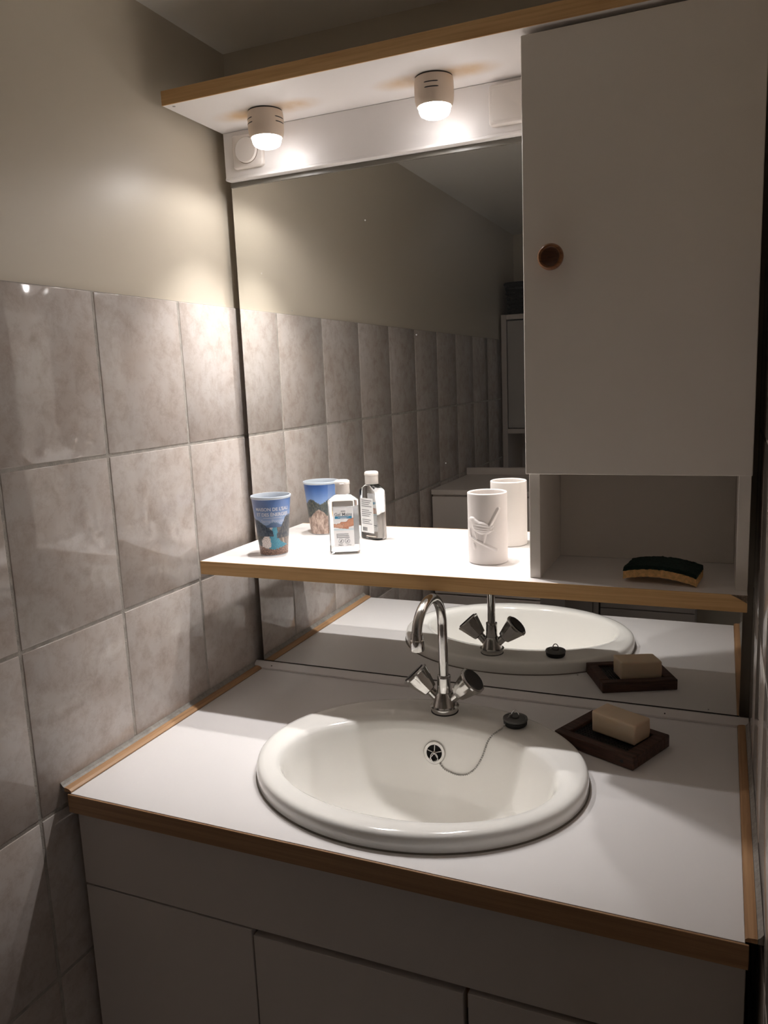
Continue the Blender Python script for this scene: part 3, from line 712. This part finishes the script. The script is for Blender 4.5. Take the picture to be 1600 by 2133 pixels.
# ------------------------------------------------------------------ printed cup
CX, CY = 0.1297, -0.1066
caz = view_az(CX, CY)
cup = thing('printed_cup', 'plastic tumbler printed with a mountain lake under a blue sky', 'cup', (CX, CY, ZS+0.0003), caz + PI/2)
RB, RT, HC = 0.0276, 0.0388, 0.1175
def sm(a, b, x):
    t = max(0, min(1, (x-a)/(b-a))); return t*t*(3-2*t)
def mixc(a, b, t): return tuple(p*(1-t)+q*t for p, q in zip(a, b))
def fbm(x, y, s=0.0):
    v = 0; a = 0.5; f = 1.0
    for _ in range(4): v += a*noise.noise(Vector((x*f, y*f, s))); a *= 0.5; f *= 2.1
    return v
def landscape(th, t):
    """th: angle from the front (radians), t: 0 bottom .. 1 top; sRGB colour of the print"""
    front = math.cos(th) > -0.15
    X = math.sin(th) if front else 0
    n1 = fbm(th*3, t*6, 1.0); n2 = fbm(th*12, t*20, 5.0); n3 = fbm(th*30, t*50, 9.0)
    sky = mixc((0.62, 0.70, 0.83), (0.40, 0.52, 0.74), sm(0.55, 0.95, t))
    if front:
        sky = mixc(sky, (0.60, 0.62, 0.74), 0.55*sm(0.2, -0.9, X)*sm(0.6, 1, t))
        lr = 0.665 - 0.22*(X+1) + 0.05*n2; rr = 0.40 + 0.30*sm(0.25, 0.85, X) + 0.05*n2
        dist = 0.575 + 0.03*math.sin(X*7+1) + 0.02*n2
        c = sky
        if t < dist: c = mixc((0.36, 0.44, 0.58), (0.42, 0.52, 0.64), sm(0.5, 0.6, t))
        lakeL = -0.08 - 0.10*sm(0.50, 0.30, t) - 0.25*sm(0.18, 0.06, t) + 0.22*n1 + 0.10*n2; lakeR = 0.25 + 0.10*sm(0.5, 0.3, t) + 0.62*sm(0.30, 0.12, t) + 0.06*n2
        if t < 0.505:
            if X < lakeL:
                c = mixc((0.90, 0.87, 0.85), (0.70, 0.66, 0.63), max(0, min(1, 0.4+2.5*n3)))       # pale shore
                edge = -0.40 - 0.34*sm(0.46, 0.22, t) + 0.15*n2
                if X < edge: c = mixc((0.20, 0.23, 0.24), (0.36, 0.37, 0.35), max(0, min(1, 0.5+2*n2)))
            elif X < lakeR:
                c = mixc((0.33, 0.60, 0.70), (0.22, 0.52, 0.62), sm(0.45, 0.15, t))
                c = mixc(c, (0.46, 0.68, 0.72), max(0, min(1, 2.2*n3)))
            else:
                c = mixc((0.38, 0.37, 0.36), (0.55, 0.48, 0.43), max(0, min(1, 0.45+2.5*n2)))
                if abs(X-0.62+0.5*(t-0.3)+0.06*n1) < 0.04: c = (0.66, 0.60, 0.54)
        if t < lr and t > 0.34 and X < -0.05 + 0.6*(0.5-t): c = mixc((0.20, 0.25, 0.31), (0.34, 0.38, 0.42), max(0, min(1, 0.45+2.2*n2)))
        if t < rr and t > 0.30 and X > 0.22: c = mixc((0.24, 0.27, 0.31), (0.40, 0.39, 0.38), max(0, min(1, 0.45+2.2*n2)))
        if t < 0.10 + 0.07*abs(X)+0.05*n2: c = mixc((0.30, 0.24, 0.21), (0.72, 0.56, 0.48), max(0, min(1, 0.45+2.6*n3)))
        return c
    u = th
    ridge = 0.66 + 0.05*math.sin(u*5) + 0.06*n2; rock = 0.40 + 0.10*math.sin(u*3.1+0.6) + 0.06*n1
    c = mixc((0.52, 0.64, 0.84), (0.26, 0.42, 0.70), sm(0.62, 0.98, t))
    if t < ridge: c = mixc((0.24, 0.28, 0.30), (0.42, 0.42, 0.38), max(0, min(1, 0.45+2.5*n2)))
    if t < rock: c = mixc((0.52, 0.43, 0.39), (0.80, 0.71, 0.66), max(0, min(1, 0.65+1.6*n1+0.9*n2)))
    return c
NA, NZ = 288, 130; bm = nb(); cols = []; rings = []
for j in range(NZ+1):
    t = j/NZ; z = 0.0015 + (HC*0.955-0.0015)*t; r = RB + (RT-RB)*(z/HC)
    ring = []
    for i in range(NA):
        th = 2*PI*i/NA
        ring.append((r*math.sin(th), -r*math.cos(th), z)); thh = th if th <= PI else th-2*PI
        cols.append(lin(landscape(thh, t)))
    rings.append(ring)
ringloft(bm, rings)
wallo = obj('printed_wall', bm, printm, cup, smooth=True); set_cols(wallo.data, cols)
bm = nb()
lathe(bm, [(0.0005, 0.0), (RB-0.001, 0.0), (RB, 0.0015)], 64, cap1=False, cap0=True)
def rz(z): return RB + (RT-RB)*(z/HC)
lathe(bm, [(rz(HC*0.955)+0.0001, HC*0.955), (RT+0.0010, HC*0.965), (RT+0.0014, HC*0.99), (RT+0.0006, HC), (RT-0.0010, HC), (RT-0.0016, HC*0.985), (rz(HC*0.9)-0.0014, HC*0.90), (RB-0.0012, 0.003), (0.0005, 0.003)], 96, cap0=False)
obj('rim_and_lining', bm, cuprim, cup, smooth=True, sharp=50)
def cupwrap(z0, dth=0.0):
    def fn(x, y):
        z = z0 + y; r = rz(z) + 0.0005; a = x/r + dth
        return Vector((r*math.sin(a), -r*math.cos(a), z))
    return fn
for body, size, z0, mm, bold in (('MAISON DE L\'EAU', 0.0092, 0.0905, textw, 0.00018), ('ET DES \u00c9NERGIES', 0.0092, 0.0800, textw, 0.00018), ('Serre-Pon\u00e7on', 0.0088, 0.0672, textw2, 0.00004)):
    link('lettering', text_mesh(body, size, cupwrap(z0, 0.03), 0.97, bold), mm, cup)
bm = nb(); fn = cupwrap(0.0762, 0.03); n = 24
ringloft(bm, [[fn(-0.019+0.038*i/n, 0), fn(-0.019+0.038*i/n, 0.0006)] for i in range(n+1)], closed=False)
obj('underline', bm, textw, cup)

# ------------------------------------------------------------------ hand gel bottle
GX, GY = 0.2700, -0.0700
gel = thing('gel_bottle', 'clear hand gel bottle with white flip cap and paper label', 'bottle', (GX, GY, ZS+0.0003), view_az(GX, GY)+PI/2+math.radians(-3))
hw, hd_ = 0.0298, 0.0165
bm = nb()
rings = [rrect(hw-0.004, hd_-0.004, 0.009, 0.0, 8), rrect(hw-0.0012, hd_-0.001, 0.011, 0.0012, 8), rrect(hw, hd_, 0.0118, 0.004, 8), rrect(hw-0.0004, hd_, 0.0118, 0.050, 8), rrect(hw-0.0004, hd_, 0.0118, 0.104, 8), rrect(hw-0.002, hd_-0.001, 0.0118, 0.1065, 8), rrect(0.0165, 0.0125, 0.0115, 0.1150, 8), rrect(0.0118, 0.0118, 0.0116, 0.1165, 8), rrect(0.0118, 0.0118, 0.0116, 0.1200, 8)]
ringloft(bm, rings, cap0=True, cap1=True)
obj('body', bm, clear, gel, smooth=True, sharp=40)
bm = nb()
lathe(bm, [(0.0136, 0.1172), (0.0142, 0.1180), (0.0140, 0.1355), (0.0150, 0.1362), (0.0150, 0.1385), (0.0143, 0.1420), (0.0120, 0.1437), (0.0005, 0.1440)], 48)
cap = obj('flip_cap', bm, whitepl, gel, smooth=True, sharp=45)
obj('hinge_lip', bx(-0.0045, 0.0045, -0.0162, -0.0140, 0.1350, 0.1385, bev=0.0006), whitepl, cap)
# front label, printed, on a fine grid
LW, LZ0, LZ1 = 0.0195, 0.0150, 0.0925
def skin(c): return c
def labelcol(x, z):
    c = (0.97, 0.97, 0.97)
    zz = (z-LZ0)/(LZ1-LZ0); xx = x/LW
    if 0.715 < zz < 0.775 and -0.86 < xx < 0.84: return (0.24, 0.58, 0.74)
    n = fbm(x*300, z*300, 3.0)
    # a pair of hands, one laid over the other
    def cap_(ax, az, bx_, bz, r):
        dx, dz = bx_-ax, bz-az; t = max(0, min(1, ((xx-ax)*dx+(zz-az)*2.0*dz*2.0)/(dx*dx+4*dz*dz))); return math.hypot(xx-ax-dx*t, 2*(zz-az-dz*t)) - r
    up = min(cap_(1.0, 0.63, 0.55, 0.60, 0.20), cap_(0.6, 0.60, 0.15, 0.545, 0.15), cap_(0.25, 0.55, 0.02, 0.49, 0.07), cap_(0.4, 0.56, 0.24, 0.485, 0.07), cap_(0.5, 0.56, 0.42, 0.48, 0.07), cap_(0.3, 0.60, -0.25, 0.60, 0.07))
    lo = min(cap_(-1.0, 0.545, -0.45, 0.525, 0.09), cap_(-0.5, 0.525, 0.1, 0.505, 0.10), cap_(-0.6, 0.56, -0.15, 0.57, 0.07), cap_(-0.3, 0.515, 0.35, 0.475, 0.06))
    if up < 0: c = mixc((0.84, 0.62, 0.51), (0.70, 0.46, 0.36), sm(-0.07, 0.0, up)*0.8 + 0.3*n)
    elif lo < 0: c = mixc((0.87, 0.68, 0.58), (0.72, 0.50, 0.40), sm(-0.06, 0.0, lo)*0.8 + 0.3*n)
    elif zz < 0.46 and zz > 0.40: c = mixc(c, (0.80, 0.89, 0.92), sm(0.40, 0.45, zz)*0.9)
    return c
NXg, NZg = 60, 110; bm = nb(); cols = []; rings = []
for j in range(NZg+1):
    z = LZ0 + (LZ1-LZ0)*j/NZg; row = []
    for i in range(NXg+1):
        x = -LW + 2*LW*i/NXg; row.append((x, -hd_-0.0003, z)); cols.append(lin(labelcol(x, z)))
    rings.append(row)
ringloft(bm, rings, closed=False)
lo_ = obj('front_label', bm, labelm, gel); set_cols(lo_.data, cols)
def flat(z0, x0=0.0, y=-hd_-0.0006):
    return lambda x, yy: Vector((x0+x, y, z0+yy))
for body, size, z0, x0, mm, bold in (('Gel Mains', 0.0086, 0.0760, 0, textg, 0.00005), ('100ml e', 0.0030, 0.0172, -0.0075, textd, 0.00008), ('3.4 fl.oz', 0.0030, 0.0172, 0.0085, textd, 0.00004)):
    link('lettering', text_mesh(body, size, flat(z0, x0), 1.0, bold), mm, lo_)
obj('text_line', bx(-0.0045, 0.0045, -hd_-0.0007, -hd_-0.0005, 0.0846, 0.0856), textg, lo_)
for zz, ww in ((0.0728, 0.0105), (0.0710, 0.0060)):
    obj('text_line', bx(-ww, ww, -hd_-0.0007, -hd_-0.0005, zz, zz+0.0008), textw, lo_)
for k, zz in enumerate((0.0395, 0.0362, 0.0327)):
    obj('text_line', bx(-0.0130, 0.0085+0.001*k, -hd_-0.0007, -hd_-0.0005, zz, zz+0.0009), textg, lo_)
obj('text_line', bx(-0.0142, -0.0136, -hd_-0.0007, -hd_-0.0005, 0.0318, 0.0412), textg, lo_)
for xx in (-0.0065, 0.0060):
    bm = nb(); tube(bm, [(xx+0.0047*math.cos(a), -hd_-0.0006, 0.0262+0.0047*math.sin(a)) for a in [2*PI*k/28 for k in range(29)]], 0.00028, 6)
    tube(bm, [(xx-0.0015, -hd_-0.0006, 0.0240), (xx+0.0018, -hd_-0.0006, 0.0285)], 0.0006, 6); tube(bm, [(xx+0.0012, -hd_-0.0006, 0.0238), (xx-0.0008, -hd_-0.0006, 0.0262)], 0.0004, 6)
    obj('round_icon', bm, textg, lo_)
bk = obj('back_label', bx(-LW, LW, hd_+0.0002, hd_+0.0006, LZ0, LZ1-0.004), plain('label_paper', rgb(245, 245, 245), 0.5), gel)
for k in range(13):
    zz = 0.083 - k*0.0041
    if k in (4, 9): continue
    obj('text_line', bx(-0.0160, 0.0150-0.004*((k*7) % 3), hd_+0.0007, hd_+0.0009, zz, zz+0.0013), textg, bk)
for k in range(9):
    obj('bar_code', bx(-0.0150+k*0.0016, -0.0150+k*0.0016+0.0004+0.0003*(k % 3), hd_+0.0007, hd_+0.0009, 0.0185, 0.0265), textd, bk)

# ------------------------------------------------------------------ tumbler with the bird relief
HX, HY, HR, HH = 0.5620, -0.0770, 0.0355, 0.1275
ho = thing('bird_tumbler', 'white porcelain tumbler with a bird on a branch in relief', 'tumbler', (HX, HY, ZS+0.0003), view_az(HX, HY)+PI/2)
def seg(px, py, ax, ay, bx_, by, ra, rb):
    dx, dy = bx_-ax, by-ay; t = max(0, min(1, ((px-ax)*dx+(py-ay)*dy)/(dx*dx+dy*dy+1e-9)))
    return math.hypot(px-ax-dx*t, py-ay-dy*t)/(ra+(rb-ra)*t)
def bump(q, h): return h*math.sqrt(max(0, 1-q*q)) if q < 1 else 0
def ell(px, py, cx, cy_, a, b, rot):
    c, s = math.cos(rot), math.sin(rot); x, y = px-cx, py-cy_
    return math.hypot((x*c+y*s)/a, (-x*s+y*c)/b)
def relief(X, Y):
    """X, Y in photographed pixels of the tumbler (center 1015, base 1178)"""
    h = 0
    P = lambda q, hh: bump(q, hh)
    L = [P(ell(X, Y, 1003, 1099, 20, 13, 0.25), 3.2), P(ell(X, Y, 984.5, 1083, 6.5, 6.2, 0), 2.6), P(seg(X, Y, 987, 1086, 996, 1094, 6.5, 9), 2.5),
         P(seg(X, Y, 1018, 1096, 1037, 1061, 3.2, 4.2), 1.9), P(seg(X, Y, 1016, 1098, 1024, 1096, 4.5, 2), 1.7),
         P(seg(X, Y, 1000, 1104, 1025, 1104, 6.0, 1.5), 2.2), P(seg(X, Y, 979, 1084, 976.5, 1086.5, 2.0, 0.8), 1.2),
         P(seg(X, Y, 980, 1120, 1032, 1146, 2.0, 3.2), 1.7), P(seg(X, Y, 1009, 1110, 1006, 1132, 4.0, 1.5), 1.4), P(seg(X, Y, 991, 1110, 993, 1122, 4.5, 1.4), 1.4), P(seg(X, Y, 979, 1104, 981, 1120, 2.0, 2.0), 1.2),
         P(ell(X, Y, 987.5, 1139, 3.0, 7.5, -0.15), 1.2)]
    h = max(L)
    if ell(X, Y, 1004, 1099, 17, 9, 0.25) < 1: h += 0.28*math.sin((Y - 1098 - 0.12*(X-1004))*1.35)       # wing feathers
    if seg(X, Y, 1020, 1092, 1036, 1062, 4, 4) < 1: h += 0.25*math.cos(((X-1018)*0.89+(Y-1096)*0.46)*1.6)
    return h*0.0013
NA, NZ = 260, 170; bm = nb(); rings = []
for p, z in (((HR-0.004), 0.0), ((HR-0.0012), 0.0003)): rings.append([(p*math.sin(2*PI*i/NA), -p*math.cos(2*PI*i/NA), z) for i in range(NA)])
for j in range(NZ+1):
    z = 0.0015 + (HH-0.0035)*j/NZ; ring = []
    for i in range(NA):
        th = 2*PI*i/NA; r = HR
        if math.cos(th) > 0.05:
            r += relief(1015+41*math.sin(th), 1178-1175*z)
        ring.append((r*math.sin(th), -r*math.cos(th), z))
    rings.append(ring)
for r, z in ((HR-0.0006, HH-0.0005), (HR-0.0020, HH), (HR-0.0032, HH-0.0006), (HR-0.0036, HH-0.003), (HR-0.0036, 0.006), (0.001, 0.005)):
    rings.append([(r*math.sin(2*PI*i/NA), -r*math.cos(2*PI*i/NA), z) for i in range(NA)])
ringloft(bm, rings, cap0=True, cap1=True)
obj('body', bm, holdermat, ho, smooth=True, sharp=80)

# ------------------------------------------------------------------ furniture behind the photographer, seen in the mirror
tc_ = thing('tall_cabinet', 'tall narrow white cabinet standing behind, seen in the mirror', 'cabinet', (0.225, -2.30, ZF))
def tcp(name, x0, x1, y0, y1, z0, z1, m=vanmat, parent=None):
    return obj(name, off(bx(x0, x1, y0, y1, z0, z1, bev=0.001), (-0.225, 2.30, -ZF)), m, parent or tc_)
tcp('side_panel', 0.006, 0.030, -2.455, -2.160, ZF+0.0005, 0.890); tcp('side_panel', 0.420, 0.444, -2.455, -2.160, ZF+0.0005, 0.890)
tcp('top_panel', 0.0302, 0.4198, -2.455, -2.160, 0.868, 0.890); tcp('shelf_board', 0.0302, 0.4198, -2.440, -2.160, 0.352, 0.374)
tcp('shelf_board', 0.0302, 0.4198, -2.440, -2.170, 0.080, 0.100); tcp('back_panel', 0.0302, 0.4198, -2.455, -2.442, ZF+0.01, 0.867)
glossdoor = plain('gloss_door', rgb(190, 186, 182), 0.08)
tcp('door', 0.034, 0.416, -2.178, -2.162, 0.378, 0.862, glossdoor)
for z0, z1 in ((-0.30, 0.070), (-0.57, -0.31), (-0.84, -0.58)):
    d_ = tcp('drawer', 0.034, 0.416, -2.178, -2.160, z0, z1)
    bm = nb(); lathe(bm, [(0.006, 0), (0.006, 0.008), (0.014, 0.014), (0.012, 0.020), (0.0005, 0.022)], 20); xform(bm, Matrix.Translation((0.0, 0.140, (z0+z1)/2-ZF)) @ Matrix.Rotation(-PI/2, 4, 'X')); obj('knob', bm, vanmat, d_, smooth=True, sharp=50)
bk_ = thing('basket', 'dark woven basket on top of the tall cabinet, seen in the mirror', 'basket', (0.225, -2.30, 0.8905))
bm = nb()
ringloft(bm, [rrect(0.185+0.010*k/5, 0.115+0.008*k/5, 0.03, 0.001+0.022*k) for k in range(6)], cap0=True, cap1=True)
obj('basket_body', bm, basketm, bk_)
for k in range(6):
    z = 0.012+0.021*k; pts = [(p[0], p[1], z+0.0035*math.sin(i*2.2+k*PI)) for i, p in enumerate(rrect(0.190+0.010*k/5, 0.120+0.008*k/5, 0.03, 0, 8))]
    bm = nb(); tube(bm, pts+[pts[0]], 0.0085, 8); obj('woven_strand', bm, basketm, bk_, smooth=True)
bm = nb(); pts = rrect(0.203, 0.130, 0.03, 0.132, 8); tube(bm, pts+[pts[0]], 0.011, 10); obj('rim', bm, basketm, bk_, smooth=True)

lu = thing('storage_unit', 'low white cabinet with raised back rim seen in the mirror behind the bird tumbler', 'cabinet', (0.205, -1.36, ZF))
def lup(name, x0, x1, y0, y1, z0, z1, m=vanmat, parent=None):
    return obj(name, off(bx(x0, x1, y0, y1, z0, z1, bev=0.0015), (-0.205, 1.36, -ZF)), m, parent or lu)
lup('carcass', 0.012, 0.395, -1.590, -1.162, ZF+0.0005, 0.216)
lup('top_board', 0.010, 0.397, -1.590, -1.150, 0.2162, 0.234)
lup('back_rim', 0.010, 0.397, -1.592, -1.572, 0.2342, 0.262)
for z0, z1 in ((-0.14, 0.210), (-0.50, -0.145), (-0.85, -0.505)):
    lup('front_panel', 0.014, 0.393, -1.1618, -1.146, z0, z1)
dc = thing('drawer_chest', 'low grey-white drawer chest seen below the shelf in the mirror', 'chest', (0.655, -2.31, ZF))
def dcp(name, x0, x1, y0, y1, z0, z1, m=vanmat, parent=None):
    return obj(name, off(bx(x0, x1, y0, y1, z0, z1, bev=0.0015), (-0.655, 2.31, -ZF)), m, parent or dc)
dcp('carcass', 0.450, 0.860, -2.455, -2.180, ZF+0.0005, -0.060); dcp('top_board', 0.447, 0.863, -2.455, -2.160, -0.0598, -0.040)
for z0, z1 in ((-0.25, -0.065), (-0.45, -0.255), (-0.65, -0.455), (-0.85, -0.655)):
    d_ = dcp('drawer', 0.452, 0.858, -2.1798, -2.162, z0, z1)
    for xx in (-0.10, 0.10):
        bm = nb(); lathe(bm, [(0.006, 0), (0.006, 0.008), (0.014, 0.014), (0.012, 0.020), (0.0005, 0.022)], 20); xform(bm, Matrix.Translation((xx, 0.148, (z0+z1)/2-ZF)) @ Matrix.Rotation(-PI/2, 4, 'X')); obj('knob', bm, vanmat, d_, smooth=True, sharp=50)
